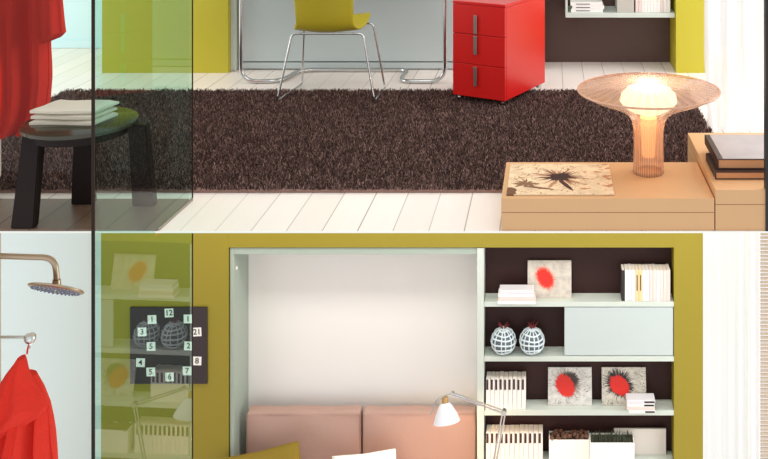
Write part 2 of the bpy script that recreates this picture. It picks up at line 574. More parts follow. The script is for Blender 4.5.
# ------------------------------------------------------------------ UPPER ROOM
# shaggy rug
def rug():
    rnd = random.Random(2)
    x0, x1, y0, y1 = X(70, 5.9), 0.85, 4.155, 5.86
    t = bx(x0, x1, y0, y1, 0.001, 0.012)
    me = D.meshes.new('rug')
    vs, fs = [], []
    N = 210000
    for _ in range(N):
        x = rnd.uniform(x0, x1); y = rnd.uniform(y0, y1)
        a = rnd.uniform(0, 2 * PI); w = rnd.uniform(0.0016, 0.0032)
        h = rnd.uniform(0.016, 0.034)
        lx, ly = rnd.gauss(0, 0.009), rnd.gauss(0, 0.009)
        dx, dy = w * math.cos(a), w * math.sin(a)
        n = len(vs)
        vs += [(x - dx, y - dy, 0.008), (x + dx, y + dy, 0.008), (x + lx + dx * 0.6, y + ly + dy * 0.6, h), (x + lx - dx * 0.6, y + ly - dy * 0.6, h)]
        fs.append((n, n + 1, n + 2, n + 3))
    b = D.meshes.new('b'); t.to_mesh(b); t.free()
    n = len(vs)
    vs += [tuple(v.co) for v in b.vertices]
    fs += [tuple(n + i for i in p.vertices) for p in b.polygons]
    me.from_pydata(vs, [], fs)
    m = mat('shag_pile', (92, 70, 66), 0.9)
    nt = m.node_tree
    geo = nt.nodes.new('ShaderNodeNewGeometry')
    cr = nt.nodes.new('ShaderNodeValToRGB')
    cr.color_ramp.elements[0].color = lin((46, 28, 26)); cr.color_ramp.elements[1].color = lin((160, 124, 114))
    e = cr.color_ramp.elements.new(0.6); e.color = lin((80, 55, 50))
    nt.links.new(geo.outputs['Random Per Island'], cr.inputs[0])
    nt.links.new(cr.outputs[0], nt.nodes['Principled BSDF'].inputs['Base Color'])
    o = link('shag_rug', me, m)
    tag(o, 'dark brown shaggy rug spread over the white floorboards', 'rug')
rug()


# folded-away bed cabinet with its pale front
t = thing('wall_bed_cabinet', (X(391, 6.48), 6.5, 0), 'pale blue-grey fold-away bed front standing closed behind the desk', 'bed cabinet')
ox, oy = t.location.x, t.location.y
def rel(x0, x1, y0, y1, z0, z1, **k): return bx(x0 - ox, x1 - ox, y0 - oy, y1 - oy, z0, z1, **k)
xa, xb, xc = X(231, 6.45), X(238.5, 6.48), X(543.5, 6.48)
obj('side_panel', rel(xa, xb - 0.008, 6.44, 6.70, 0.003, 2.18, bev=0.002), GREY, t)
obj('carcass', rel(xb - 0.004, xc - 0.004, 6.512, 6.70, 0.003, 2.17), DARKGAP, t)
obj('front_panel', rel(xb, xc, 6.48, 6.51, 0.058, 2.16, bev=0.002), GREYB, t)
obj('plinth', rel(xb, xc, 6.482, 6.51, 0.008, 0.05, bev=0.001), GREYB, t)

# cantilever desk on a bent chrome tube
t = thing('desk', (X(343, 6.2), 6.2, 0), 'desk on a bent chrome tube frame in front of the grey bed front', 'desk')
o0 = Vector(t.location)
r = 0.0135
pts = [P(241, 0, 6.1), P(241, 84, 6.1), P(280, 84, 6.1), P(301, 70, 6.42), P(409, 70, 6.42), P(402, 79, 6.23), P(402, 84, 6.1), P(445, 84, 6.1), P(445, 0, 6.1)]
pts[0].z = pts[-1].z = 0.725
for p in pts[1:-1]: p.z = r + 0.001
bm = tube(bmn(), [p - o0 for p in fillet(pts, 0.10, 7)], r, 12)
obj('tube_frame', bm, CHROME, t, smooth=True)
obj('desktop', bx(X(236, 6.1) - o0.x, X(449, 6.1) - o0.x, 6.0 - o0.y, 6.47 - o0.y, 0.725, 0.75, bev=0.002), GREY, t)

# sled-base chair seen from behind
def chair():
    c = Vector((-1.34, 5.86, 0))
    t = thing('sled_chair', c, 'olive yellow chair with chrome sled legs on the rug edge, its back towards us', 'chair')
    R = 0.0065
    nl, nr = P(277, 101, 5.55), P(374.5, 101, 5.55)
    fl, fr_ = P(302, 84, 6.06), P(385, 88, 5.96)
    tnl, tnr = P(292, 34, 5.62), P(363, 34, 5.62)
    tfl, tfr = P(304.5, 24, 5.95), P(373, 23.5, 5.95)
    for v in (tnl, tnr, tfl, tfr): v.z = 0.413
    obj('cross_bar', tube(bmn(), [tnl + Vector((0.05, 0, 0)) - c, tnr - Vector((0.05, 0, 0)) - c], R, 10), CHROME, t, smooth=True)
    for a, b, d, e, nm in ((tnl, nl, fl, tfl, 'leg_frame'), (tnr, nr, fr_, tfr, 'leg_frame')):
        inn = 0.06 if a is tnl else -0.06
        path = [a + Vector((inn, 0, 0)), a, b, d, e, e + Vector((inn, 0, 0))]
        obj(nm, tube(bmn(), [p - c for p in fillet(path, 0.03, 5)], R, 10), CHROME, t, smooth=True)
    # one-piece shell: seat surface bending up into the back
    prof = []     # (y, z, half width)
    zs = 0.402
    prof += [(6.050, zs + 0.03, 0.195), (6.020, zs + 0.045, 0.208), (5.930, zs + 0.035, 0.218), (5.830, zs + 0.015, 0.220), (5.750, zs + 0.004, 0.212), (5.690, zs + 0.003, 0.196), (5.645, zs + 0.016, 0.178), (5.618, zs + 0.045, 0.172), (5.605, zs + 0.09, 0.172), (5.595, zs + 0.17, 0.175), (5.580, zs + 0.27, 0.18), (5.560, zs + 0.37, 0.18), (5.545, zs + 0.41, 0.165), (5.542, zs + 0.425, 0.13)]
    bm = bmn(); nx = 14; th = 0.016
    rows = []
    for i, (y, z, w) in enumerate(prof):
        p0 = prof[max(0, i - 1)]; p1 = prof[min(len(prof) - 1, i + 1)]
        d = Vector((0, p1[0] - p0[0], p1[1] - p0[1])).normalized()
        n = Vector((0, -d.z, d.y))      # towards the sitter / up
        if n.z < -0.01: n = -n
        if i > 7: n = Vector((0, 1, 0.05))
        top, bot = [], []
        for k in range(nx + 1):
            s = -1 + 2 * k / nx
            dish = 0.014 * s * s if i < 6 else 0.03 * s * s
            p = Vector((s * w, y - c.y, z)) + n * dish
            top.append(bm.verts.new(p + n * th)); bot.append(bm.verts.new(p))
        rows.append((top, bot))
    for i in range(len(rows) - 1):
        (a, b), (a2, b2) = rows[i], rows[i + 1]
        for k in range(nx):
            bm.faces.new((a[k], a[k + 1], a2[k + 1], a2[k])); bm.faces.new((b[k], b2[k], b2[k + 1], b[k + 1]))
        bm.faces.new((a[0], a2[0], b2[0], b[0])); bm.faces.new((a[nx], b[nx], b2[nx], a2[nx]))
    for a, b in (rows[0], rows[-1]):
        for k in range(nx): bm.faces.new((a[k], a[k + 1], b[k + 1], b[k]))
    s = obj('shell', bm, CHAIRM, t, smooth=True)
    md = s.modifiers.new('sub', 'SUBSURF'); md.levels = md.render_levels = 2
    # rear seam of the backrest cover
chair()


# red drawer unit
def drawer_unit():
    FR = Vector((X(505, 5.45), 5.45, 0.0))
    yaw = math.radians(-27)
    t = thing('drawer_cabinet', FR, 'glossy red drawer cabinet on small castors standing on the rug', 'drawer cabinet', rz=yaw)
    w, d, z0, z1 = 0.355, 0.50, 0.058, 0.612
    bm = bmn()
    box(bm, -w, 0, 0.018, d, z0, z1 - 0.018, bev=0.002)
    obj('body', bm, RED, t)
    obj('top', bx(-w, 0, 0, d, z1 - 0.017, z1, bev=0.002), RED, t)
    cuts = [(0.424, z1 - 0.019, 0.428, 0.538), (0.250, 0.421, 0.308, 0.418), (z0, 0.247, 0.125, 0.238)]
    for a, b, h0, h1 in cuts:
        dr = obj('drawer', bx(-w + 0.001, -0.001, 0, 0.017, a, b, bev=0.0015), RED, t)
        hx = -w * 0.545
        hb = bx(hx - 0.011, hx + 0.011, -0.014, -0.009, h0, h1, bev=0.002)
        box(hb, hx - 0.006, hx + 0.006, -0.009, 0.0, h0 + 0.004, h0 + 0.012)
        box(hb, hx - 0.006, hx + 0.006, -0.009, 0.0, h1 - 0.012, h1 - 0.004)
        obj('handle', hb, STEEL, dr)
    for cx, cy in ((-0.03, 0.035), (-w + 0.03, 0.035), (-0.03, d - 0.035), (-w + 0.03, d - 0.035)):
        bm = tube(bmn(), [(cx - 0.009, cy, 0.040), (cx + 0.009, cy, 0.040)], 0.013, 14)
        box(bm, cx - 0.012, cx + 0.012, cy - 0.007, cy + 0.007, 0.046, z0)
        obj('castor', bm, CHROME, t)
drawer_unit()


# low open shelf of the wall unit, upper room, with its contents
def books_row(specs, y, z, group, kindlabel, name='book', depth=0.11, label_child=False, cat='book'):
    """specs: (x0, x1, height, material, tilt)"""
    protos = {}
    for i, (x0, x1, h, m, extra) in enumerate(specs):
        w = x1 - x0
        bm = bmn()
        box(bm, 0, w, 0, depth, 0, h, bev=min(0.0012, w * 0.1), seg=1)
        o = obj(name, bm, m)
        pg = bx(w * 0.14, w * 0.86, 0.004, depth - 0.002, h - 0.001, h + 0.0008)
        obj('page_block', pg, PAGE, o)
        if label_child:
            l = bx(w * 0.06, w * 0.58, -0.0012, 0.0004, h * 0.66, h * 1.0)
            obj('spine_label', l, LABELM, o)
        if extra:
            l = bmn()
            box(l, w * 0.35, w * 0.65, -0.0012, 0.0004, h * 0.34, h * 0.85)
            obj('spine_marks', l, INK, o)
        o.location = (x0, y, z)
        tag(o, kindlabel(i, len(specs)), cat, group)


t = thing('shelf_unit', (X(620, 6.42), 6.5, 0.36), 'pale grey low shelf hanging on the brown niche wall of the upper room', 'shelf')
oz = t.location.z; oxs = t.location.x
zs0, zs1 = H(17.6, 6.42), H(13.2, 6.42)
obj('shelf_board', bx(X(565.5, 6.42) - oxs, xp0 - 0.003 - oxs, 6.42 - 6.5, 6.718 - 6.5, zs0 - oz, zs1 - oz, bev=0.0015), GREY, t)
obj('side_panel', bx(X(565.5, 6.42) - oxs, X(567.6, 6.42) - oxs, 6.42 - 6.5, 6.718 - 6.5, zs1 - oz, 1.1 - oz, bev=0.001), GREY, t)
yb = 6.45
za = zs1 + 0.0005
for k in range(3):
    wv = [0, 0.008, -0.003][k]
    o = obj('book', bx(X(571, yb) + wv, X(603, yb) + wv, yb, yb + 0.18, 0, 0.022, bev=0.001, seg=1), SPW)
    obj('spine_marks', bx(X(576, yb), X(590, yb), yb - 0.001, yb + 0.0004, 0.008, 0.013), INK, o)
    obj('page_block', bx(X(603, yb) + wv - 0.004, X(603, yb) + wv + 0.0006, yb + 0.004, yb + 0.17, 0.003, 0.018), DARKGAP, o)
    o.location = (0, 0, za + k * 0.0228)
    tag(o, 'white book lying %s in the stack left of the grey box file' % ('bottom', 'in the middle', 'topmost')[k], 'book', 'white books lying on the low shelf')
bm = bx(X(617, yb), X(634, yb), yb, yb + 0.2, za, za + 0.26, bev=0.002)
o = obj('box_file', bm, mat('grey_board', (186, 180, 172), 0.7))
obj('label_holder', bx(X(622, yb), X(629, yb), yb - 0.002, yb, za + 0.16, za + 0.2), PAPER, o)
tag(o, 'grey box file standing on the low shelf between the white books', 'box file')
sp = []
x = X(635.5, yb)
rr = random.Random(5)
while x < X(667, yb):
    w = rr.uniform(0.017, 0.024)
    sp.append((x, x + w - 0.0012, 0.24 + rr.uniform(-0.008, 0.004), [SPW, SPW, SPP][rr.randrange(3)], False)); x += w
books_row(sp, yb, za, 'upright white books on the low upper shelf',
          lambda i, n: 'pale upright book on the low shelf, %s right of the grey box file' % ORD[i], depth=0.17)

# sheer: bench blocks in the foreground
zb = 0.1266
def bench(name, x0, x1, y0, y1, z1, groove, label):
    t = thing(name, ((x0 + x1) / 2, (y0 + y1) / 2, 0), label, 'bench')
    hx, hy = (x1 - x0) / 2, (y1 - y0) / 2
    obj('base', bx(-hx, hx, -hy, hy, 0.0, groove - 0.001, bev=0.001), BEIGEW, t)
    obj('top_board', bx(-hx, hx, -hy, hy, groove + 0.0006, z1, bev=0.0015), BEIGEW, t)
    obj('shadow_gap', bx(-hx + 0.003, hx - 0.003, -hy + 0.003, hy - 0.003, groove - 0.002, groove + 0.002), mat('bench_gap', (120, 84, 56), 0.8), t)
    return t
bench('low_bench', -0.192, 0.648, 3.744, 4.18, zb, H(212.5, 3.744), 'long low pale wooden bench carrying the mushroom lamp')
bench('bench_block', 0.652, 1.4, 3.744, 4.50, 0.1605, H(204.5, 3.744), 'taller pale wooden bench block carrying two stacked books at the right')

# print lying on the bench
m = splat_mat('splatter_print', (238, 208, 170),
              [(0.50, 0.55, 0.10, 0.13, 0.1, 10.0, 5.0, (176, 128, 92)), (0.17, 0.33, 0.09, 0.10, 0.0, 3.5, 3.5, (126, 90, 58)), (0.30, 0.20, 0.16, 0.025, -0.35, 1.0, 3.5, (120, 80, 56)), (0.03, 0.08, 0.06, 0.12, 0.0, 1.5, 2.5, (110, 70, 44)), (0.50, 0.55, 0.10, 0.12, 0.1, 9.0, 9.0, (120, 66, 44)), (0.50, 0.55, 0.12, 0.10, 0.05, 4.5, 6.0, (64, 26, 18)), (0.50, 0.55, 0.10, 0.12, 0.1, 1.4, 5.0, (48, 18, 12)), (0.55, 0.30, 0.025, 0.2, 0.35, 0.6, 3, (70, 34, 26))],
              ax=('X', 'Y'), edge=(0.95, (178, 100, 50)), scribble=(4.2, 0.006, 0.12, (150, 96, 62)), seed=4)
bm = bx(-0.1725, 0.256, 3.772, 4.14, zb + 0.0005, zb + 0.006, bev=0.0008, seg=1)
o = obj('art_print', bm, m)
tag(o, 'printed board with a dark red splatter design lying flat on the bench', 'print')


# mushroom lamp
def amber_glass(name, base, ribs, tone=(0.66, 0.42, 0.32, 1)):
    amber = D.materials.new(name); amber.use_nodes = True
    nt = amber.node_tree; nt.nodes.clear()
    out = nt.nodes.new('ShaderNodeOutputMaterial')
    tr = nt.nodes.new('ShaderNodeBsdfTransparent'); tr.inputs[0].default_value = (0.95, 0.84, 0.77, 1)
    tl = nt.nodes.new('ShaderNodeBsdfTranslucent'); tl.inputs[0].default_value = (0.88, 0.66, 0.52, 1)
    df = nt.nodes.new('ShaderNodeBsdfDiffuse'); df.inputs[0].default_value = tone
    gl = nt.nodes.new('ShaderNodeBsdfGlossy'); gl.inputs['Roughness'].default_value = 0.08
    fr = nt.nodes.new('ShaderNodeLayerWeight'); fr.inputs[0].default_value = 0.35
    # fine radial ribs in the glass
    tc = nt.nodes.new('ShaderNodeTexCoord'); s = nt.nodes.new('ShaderNodeSeparateXYZ'); nt.links.new(tc.outputs['Object'], s.inputs[0])
    a = nmath(nt, 'ARCTAN2', s.outputs[1], s.outputs[0])
    rib = nmath(nt, 'MULTIPLY_ADD', nmath(nt, 'SINE', nmath(nt, 'MULTIPLY', a, 40.0)), ribs, base)
    m0 = nt.nodes.new('ShaderNodeMixShader'); m0.inputs[0].default_value = 0.5
    nt.links.new(tl.outputs[0], m0.inputs[1]); nt.links.new(df.outputs[0], m0.inputs[2])
    m1 = nt.nodes.new('ShaderNodeMixShader'); nt.links.new(rib, m1.inputs[0]); nt.links.new(tr.outputs[0], m1.inputs[1]); nt.links.new(m0.outputs[0], m1.inputs[2])
    m2 = nt.nodes.new('ShaderNodeMixShader'); nt.links.new(nmath(nt, 'MULTIPLY', fr.outputs[0], 0.45), m2.inputs[0]); nt.links.new(m1.outputs[0], m2.inputs[1]); nt.links.new(gl.outputs[0], m2.inputs[2])
    nt.links.new(m2.outputs[0], out.inputs[0])
    return amber


def mushroom_lamp():
    c = Vector((X(648.5, 4.045), 4.045, zb + 0.0005))
    t = thing('table_lamp', c, 'glowing amber glass mushroom lamp with a wide disc shade on the bench', 'lamp')
    amber = amber_glass('amber_glass', 0.40, 0.10)
    amber_stem = amber_glass('amber_stem_glass', 0.58, 0.22, (0.78, 0.42, 0.24, 1))
    prof = [(0.064, 0.0), (0.066, 0.004), (0.064, 0.05), (0.062, 0.12), (0.063, 0.18), (0.069, 0.215), (0.085, 0.243), (0.12, 0.268), (0.18, 0.295), (0.25, 0.322), (0.293, 0.345)]
    obj('stem', lathe(bmn(), prof[:6], 96, flute=0.012, nf=24), amber_stem, t, smooth=True)
    obj('shade', lathe(bmn(), prof[5:] + [(0.300, 0.350), (0.296, 0.357), (0.27, 0.362), (0.20, 0.378), (0.12, 0.388), (0.05, 0.392), (0.0, 0.393)], 96), amber, t, smooth=True)
    bm = bmn()
    n = 96
    ring = [(0.3 * math.cos(2 * PI * k / n), 0.3 * math.sin(2 * PI * k / n), 0.352) for k in range(n + 1)]
    tube(bm, ring, 0.0045, 8)
    obj('rim', bm, mat('amber_rim', (196, 150, 124), 0.25), t, smooth=True)
    glow = emit_mat('opal_glow', (255, 236, 204), 1.6)
    dome = [(0.040, 0.248), (0.07, 0.262), (0.105, 0.282), (0.122, 0.305), (0.115, 0.335), (0.09, 0.360), (0.05, 0.374), (0.0, 0.378)]
    obj('diffuser', lathe(bmn(), dome, 48), glow, t, smooth=True)
    col = emit_mat('column_glow', (255, 186, 120), 0.9)
    obj('light_column', lathe(bmn(), [(0.0, 0.235), (0.036, 0.235), (0.032, 0.15), (0.026, 0.07), (0.0, 0.06)], 24), col, t, smooth=True)
    obj('base_ring', lathe(bmn(), [(0.055, 0.001), (0.06, 0.001), (0.06, 0.012), (0.055, 0.012)], 48, closed=True), STEEL, t)
    l = D.lights.new('lamp_light', 'POINT'); l.energy = 5.0; l.color = (1, 0.80, 0.58); l.shadow_soft_size = 0.05
    lo = D.objects.new('lamp_light', l); COL.objects.link(lo); lo.parent = t; lo.location = (0, 0, 0.43)
mushroom_lamp()


# two big books on the block
def big_book(x0, x1, y0, y1, z0, z1, cov, label, spine=0.004):
    t = thing('large_book', (x0, y0, z0), label, 'book')
    w, d, h = x1 - x0, y1 - y0, z1 - z0
    c = bmn(); th = 0.0035
    box(c, 0, w, 0, d, 0, th, bev=0.001, seg=1); box(c, 0, w, 0, d, h - th, h, bev=0.001, seg=1); box(c, 0, th, 0, d, th, h - th)
    o = obj('cover', c, cov, t)
    obj('page_block', bx(th, w - 0.004, 0.004, d - 0.004, th + 0.0002, h - th - 0.0002), mat('page_edges', (214, 150, 104), 0.8), t)
    return t
zk = 0.161
big_book(0.672, 1.02, 3.86, 4.10, zk, zk + 0.031, mat('dark_cloth', (44, 24, 22), 0.5), 'large dark bound book under the grey one on the bench block')
cv = mat('grey_photo_cover', (168, 158, 158), 0.25, noise=0.3, nscale=5)
t = big_book(0.688, 1.05, 3.893, 4.23, zk + 0.0315, zk + 0.072, mat('dark_board', (60, 34, 28), 0.4), 'large book with a glossy grey cover, topmost on the bench block')
obj('cover_picture', bx(0.022, 0.358, 0.004, 0.333, 0.0405, 0.0413), cv, t)


# stool with folded towels
def stool():
    c = Vector((X(83, 3.95), 3.93, 0.006))
    t = thing('stool', c, 'dark wooden stool with a round seat and thick tapering legs in the shower', 'stool')
    zt = H(119, 3.95) - c.z
    bm = lathe(bmn(), [(0, zt - 0.022), (0.212, zt - 0.022), (0.222, zt - 0.015), (0.222, zt - 0.004), (0.217, zt), (0, zt)], 64)
    obj('seat', bm, STOOLTOP, t, smooth=True)
    for (fx, fy, tx, ty) in ((X(28, 3.79), 3.765, X(33, 3.80), 3.81), (X(145, 4.0), 4.0, X(140, 3.97), 3.96), (X(84, 4.02), 4.02, X(84, 4.02), 4.03)):
        bm = bmn()
        fx -= c.x; tx -= c.x; fy -= c.y; ty -= c.y
        hw, tw = 0.046, 0.036
        dv = Vector((tx, ty, 0)); n = Vector((dv.x, dv.y)).normalized() if dv.length else Vector((0, 1))
        vs = []
        for (cx, cy, z, w, dth) in ((fx, fy, 0.0, hw, 0.02), (tx, ty, zt - 0.022, tw, 0.026)):
            for sx, sy in ((-1, -1), (1, -1), (1, 1), (-1, 1)):
                vs.append(bm.verts.new((cx + sx * w, cy + sy * dth, z)))
        bm.faces.new(vs[:4][::-1]); bm.faces.new(vs[4:])
        for k in range(4):
            bm.faces.new((vs[k], vs[(k + 1) % 4], vs[4 + (k + 1) % 4], vs[4 + k]))
        bmesh.ops.bevel(bm, geom=bm.edges[:], offset=0.004, segments=2, affect='EDGES')
        obj('leg', bm, STOOLM, t)
    bm = lathe(bmn(), [(0.17, zt - 0.055), (0.185, zt - 0.055), (0.185, zt - 0.023), (0.17, zt - 0.023)], 48, closed=True)
    obj('apron', bm, STOOLM, t, smooth=True)
    return c.z + zt
zt_ = stool()
rnd = random.Random(9)
def folded_towel(i, x0, x1, y0, y1, z, h, label):
    """folded cloth: a soft slab with a rounded front fold"""
    bm = bmn()
    n, k = 20, 10
    for layer in range(1):
        zz = z - 0.0002
        g = []
        for a in range(n + 1):
            for b in range(k + 1):
                s, q = a / n, b / k
                x = x0 + (x1 - x0) * s + 0.035 * q + (0.004 * layer)
                y = y0 + (y1 - y0) * q + 0.006 * math.sin(5 * s + i)
                e = min(1, min(q, 1 - q, s, 1 - s) * 9)
                top = h * (0.45 + 0.5 * e ** 0.5) + 0.0015 * math.sin(9 * s + 7 * q + i)
                g.append((bm.verts.new((x, y, zz + min(top, h - 0.0003))), bm.verts.new((x, y, zz + 0.0004))))
        def G(a, b, w): return g[a * (k + 1) + b][w]
        for a in range(n):
            for b in range(k):
                bm.faces.new((G(a, b, 0), G(a + 1, b, 0), G(a + 1, b + 1, 0), G(a, b + 1, 0)))
                bm.faces.new((G(a, b, 1), G(a, b + 1, 1), G(a + 1, b + 1, 1), G(a + 1, b, 1)))
        for a in range(n):
            bm.faces.new((G(a, 0, 0), G(a, 0, 1), G(a + 1, 0, 1), G(a + 1, 0, 0)))
            bm.faces.new((G(a, k, 0), G(a + 1, k, 0), G(a + 1, k, 1), G(a, k, 1)))
        for b in range(k):
            bm.faces.new((G(0, b, 0), G(0, b + 1, 0), G(0, b + 1, 1), G(0, b, 1)))
            bm.faces.new((G(n, b, 0), G(n, b, 1), G(n, b + 1, 1), G(n, b + 1, 0)))
    o = obj('folded_towel', bm, TOWEL, smooth=True)
    tag(o, label, 'towel', 'folded cream towels on the stool')
tw0, tw1 = X(29, 3.86), X(92, 3.86)
for i, nm in enumerate(('bottom', 'middle', 'top')):
    folded_towel(i, tw0 + 0.004 * (i % 2), tw1 + 0.006 * ((i + 1) % 2), 3.86, 4.01, zt_ + 0.0006 + i * 0.0232, 0.023,
                 'folded cream towel, %s one of the stack on the dark stool' % nm)


# bathrobes
def bathrobe(dz, label, shape):
    """hangs from the hook; shape: 'plain' rows (py, xl, xr) of the silhouette at depth 4.22"""
    Z = 4.2
    rows = shape
    c = Vector((X(27, Z), Z, 0))
    t = thing('bathrobe', (c.x, c.y, H(rows[-1][0], Z)), label, 'bathrobe')
    o0 = Vector(t.location)
    def sheet(rows, depth, nf, ph, yoff, name, fold=0.25, closed=True):
        bm = bmn(); n = 72; rings = []
        K = 46
        for j in range(K + 1):
            s = j / K * (len(rows) - 1)
            i = min(int(s), len(rows) - 2); f = s - i
            f2 = f
            py, a, b = [rows[i][q] * (1 - f2) + rows[i + 1][q] * f2 for q in range(3)]
            u = j / K
            p0, p1 = P(a, py, Z), P(b, py, Z)
            cx, hw = (p0.x + p1.x) / 2, (p1.x - p0.x) / 2
            ring = []
            for k in range(n):
                an = 2 * PI * k / n
                amp = fold * min(1, u * 2.2)
                m = 1 + amp * 0.5 * math.sin(nf * an + ph + 1.5 * math.sin(an * 2 + ph) + 0.5 * u) + amp * 0.25 * math.sin((nf * 2 + 1) * an + 2 * ph + 2 * u)
                dd = depth * (0.35 + 0.65 * min(1, u * 1.6 + 0.1))
                xx = cx + hw * math.cos(an) * (1 + 0.04 * math.sin(7 * u + ph))
                yy = Z + yoff + dd * math.sin(an) * m
                ring.append(bm.verts.new(Vector((xx, yy, p0.z)) - o0))
            rings.append(ring)
        for j in range(K):
            for k in range(n):
                bm.faces.new((rings[j][k], rings[j][(k + 1) % n], rings[j + 1][(k + 1) % n], rings[j + 1][k]))
        bm.faces.new(rings[0]); bm.faces.new(rings[-1])
        return obj(name, bm, ROBE, t, smooth=True)
    return t, sheet, o0
# lower room robe (seen from its hanging point down)
t, sheet, o0 = bathrobe(0, 'bright red bathrobe with a drooping hood hanging from the chrome hook in the lower shower',
                        [(352, 23, 30), (760, -30, 60)])
sheet([(374, 12, 36), (390, 4, 43), (410, -12, 50), (435, -22, 54), (459, -28, 57), (560, -34, 62), (690, -36, 64)], 0.095, 8, 0.7, 0.0, 'robe_body', 0.85)
sheet([(352, 24, 30), (358, 20, 32), (368, 12, 35), (380, 4, 42), (392, -3, 51), (399, -7, 54), (405, -9, 50), (414, -12, 38), (424, -14, 18), (434, -14, 2)], 0.062, 5, 2.1, -0.045, 'hood', 0.38)
bm = tube(bmn(), fillet([P(27, 354, 4.2) - o0, P(28, 347, 4.2) - o0, P(31, 340, 4.2) - o0], 0.01), 0.004, 8)
obj('hanging_loop', bm, ROBE, t)
# upper room robe
t, sheet, o0 = bathrobe(0, 'dark red bathrobe hanging behind the stool in the upper shower, sleeve at its right',
                        [(-170, 20, 30), (133, -30, 52)])
sheet([(-168, 22, 32), (-150, 10, 40), (-110, -14, 50), (-60, -22, 54), (0, -22, 50), (40, -20, 51), (80, -16, 52), (105, -14, 49), (118, -12, 44), (126, -10, 36), (132, -10, 30)], 0.09, 7, 0.3, 0.0, 'robe_body', 0.8)
sheet([(-150, 30, 46), (-100, 30, 58), (-50, 32, 65), (0, 34, 69), (22, 36, 71), (30, 38, 71.5), (35, 43, 66), (39, 47, 56)], 0.05, 4, 1.1, -0.05, 'sleeve', 0.35)
bm = tube(bmn(), fillet([P(27, -166, 4.2) - o0, P(28, -172, 4.2) - o0, P(31, -178, 4.2) - o0], 0.01), 0.004, 8)
obj('hanging_loop', bm, ROBE, t)

def robe_hook(py, label):
    c = P(1.2, py, 4.2); c.x = xw
    t = thing('robe_hook', c, label, 'hook')
    obj('rose', lathe(bmn(), [(0, 0), (0.026, 0), (0.026, 0.006), (0.02, 0.01), (0, 0.01)], 32), CHROME, t, smooth=True).rotation_euler = (0, PI / 2, 0)
    ex = X(30, 4.2) - xw
    obj('arm', tube(bmn(), [(0.008, 0, 0), (ex, 0, 0)], 0.006, 12), CHROME, t, smooth=True)
    k = lathe(bmn(), [(0, -0.02), (0.018, -0.018), (0.024, -0.008), (0.025, 0.006), (0.021, 0.014), (0, 0.016)], 32)
    kn = obj('knob', k, CHROME, t, smooth=True); kn.location = (ex, 0, -0.004)
    pin = tube(bmn(), [(ex, 0, -0.02), (ex, -0.002, -0.035), (ex + 0.004, -0.01, -0.045)], 0.0045, 8)
    obj('peg', pin, CHROME, t)
robe_hook(337, 'round chrome robe hook under the shower arm in the lower room')
robe_hook(-185, 'chrome robe hook holding the upper bathrobe')

# ------------------------------------------------------------------ LOWER ROOM
# rain shower head on its arm
def shower():
    c = P(1.2, 256, 4.15); c.x = xw
    t = thing('rain_shower', c, 'brushed metal rain shower head on a curved arm at the left of the lower room', 'shower head')
    p = [P(1.2, 255.5, 4.15), P(30, 257, 4.15), P(47, 258, 4.15), P(54, 263, 4.15), P(56, 271, 4.15), P(56.5, 279, 4.15)]
    p[0].x = xw + 0.003
    obj('arm', tube(bmn(), [q - c for q in p], 0.0125, 14, smooth_steps=6), BRONZE, t, smooth=True)
    h = P(56.5, 284, 4.15) - c
    obj('neck', lathe(bmn(), [(0, -0.016), (0.022, -0.016), (0.018, 0.0), (0.016, 0.02), (0, 0.022)], 24), BRONZE, t, smooth=True, loc=h)
    hd = obj('head', lathe(bmn(), [(0, -0.006), (0.108, -0.006), (0.116, -0.002), (0.117, 0.003), (0.112, 0.006), (0.03, 0.012), (0, 0.014)], 64), BRONZE, t, smooth=True, loc=h + Vector((0, -0.004, -0.02)))
    hd.rotation_euler = (math.radians(-34), math.radians(6), 0)
    nb = bmn()
    for r, n in ((0.02, 8), (0.04, 14), (0.06, 20), (0.08, 28), (0.098, 34)):
        for k in range(n):
            a = 2 * PI * k / n
            tube(nb, [(r * math.cos(a), r * math.sin(a), -0.006), (r * math.cos(a), r * math.sin(a), -0.011)], 0.0032, 6)
    obj('nozzles', nb, mat('rubber_nozzles', (120, 130, 160), 0.5), hd)
shower()


# bed cabinet, opened
def open_bed():
    t = thing('wall_bed_cabinet', (X(355, ZW), 6.5, FB), 'pale grey bed recess with a cream back panel behind the sofa cushions', 'bed cabinet')
    o0 = Vector(t.location)
    def q(name, x0, x1, y0, y1, z0, z1, m, bev=0.002):
        return obj(name, bx(x0 - o0.x, x1 - o0.x, y0 - o0.y, y1 - o0.y, z0 - o0.z, z1 - o0.z, bev=bev), m, t)
    a, b, c_, d = X(230, ZW + .012), X(234, ZW + .012), X(477, ZW), X(483.8, ZW)
    top = H(247.9, ZW)
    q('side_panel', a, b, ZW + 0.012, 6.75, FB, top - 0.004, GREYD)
    q('side_panel', c_, d, ZW, 6.75, FB, top - 0.004, GREY)
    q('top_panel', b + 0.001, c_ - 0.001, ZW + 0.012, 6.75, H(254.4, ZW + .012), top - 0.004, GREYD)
    q('back_panel', b + 0.002, c_ - 0.002, 6.70, 6.72, FB + 0.02, H(255, ZW), CREAM, 0)
    for px in (240, 474):
        o = obj('spring_stay', lathe(bmn(), [(0, 0), (0.011, 0), (0.009, 0.008), (0, 0.01)], 16), PAPER, t, smooth=True)
        o.rotation_euler = (0, PI / 2 if px < 300 else -PI / 2, 0)
        yy = 6.45 if px < 300 else 6.47
        o.location = Vector(((b if px < 300 else c_), yy, H(268, yy))) - o0
    q('bed_base', b + 0.02, c_ - 0.03, 5.55, 6.68, FB, FB + 0.16, GREY)
open_bed()
mt = -2.88
m0, m1 = X(240, 6.4), X(475, 6.4)
t = thing('mattress', ((m0 + m1) / 2, 6.1, FB + 0.16), 'mauve covered mattress folded out below the back cushions', 'mattress')
hw = (m1 - m0) / 2
obj('cover', bx(-hw, hw, -0.55, 0.56, 0.001, mt - FB - 0.16, bev=0.03, seg=4), MAUVE, t, smooth=True)
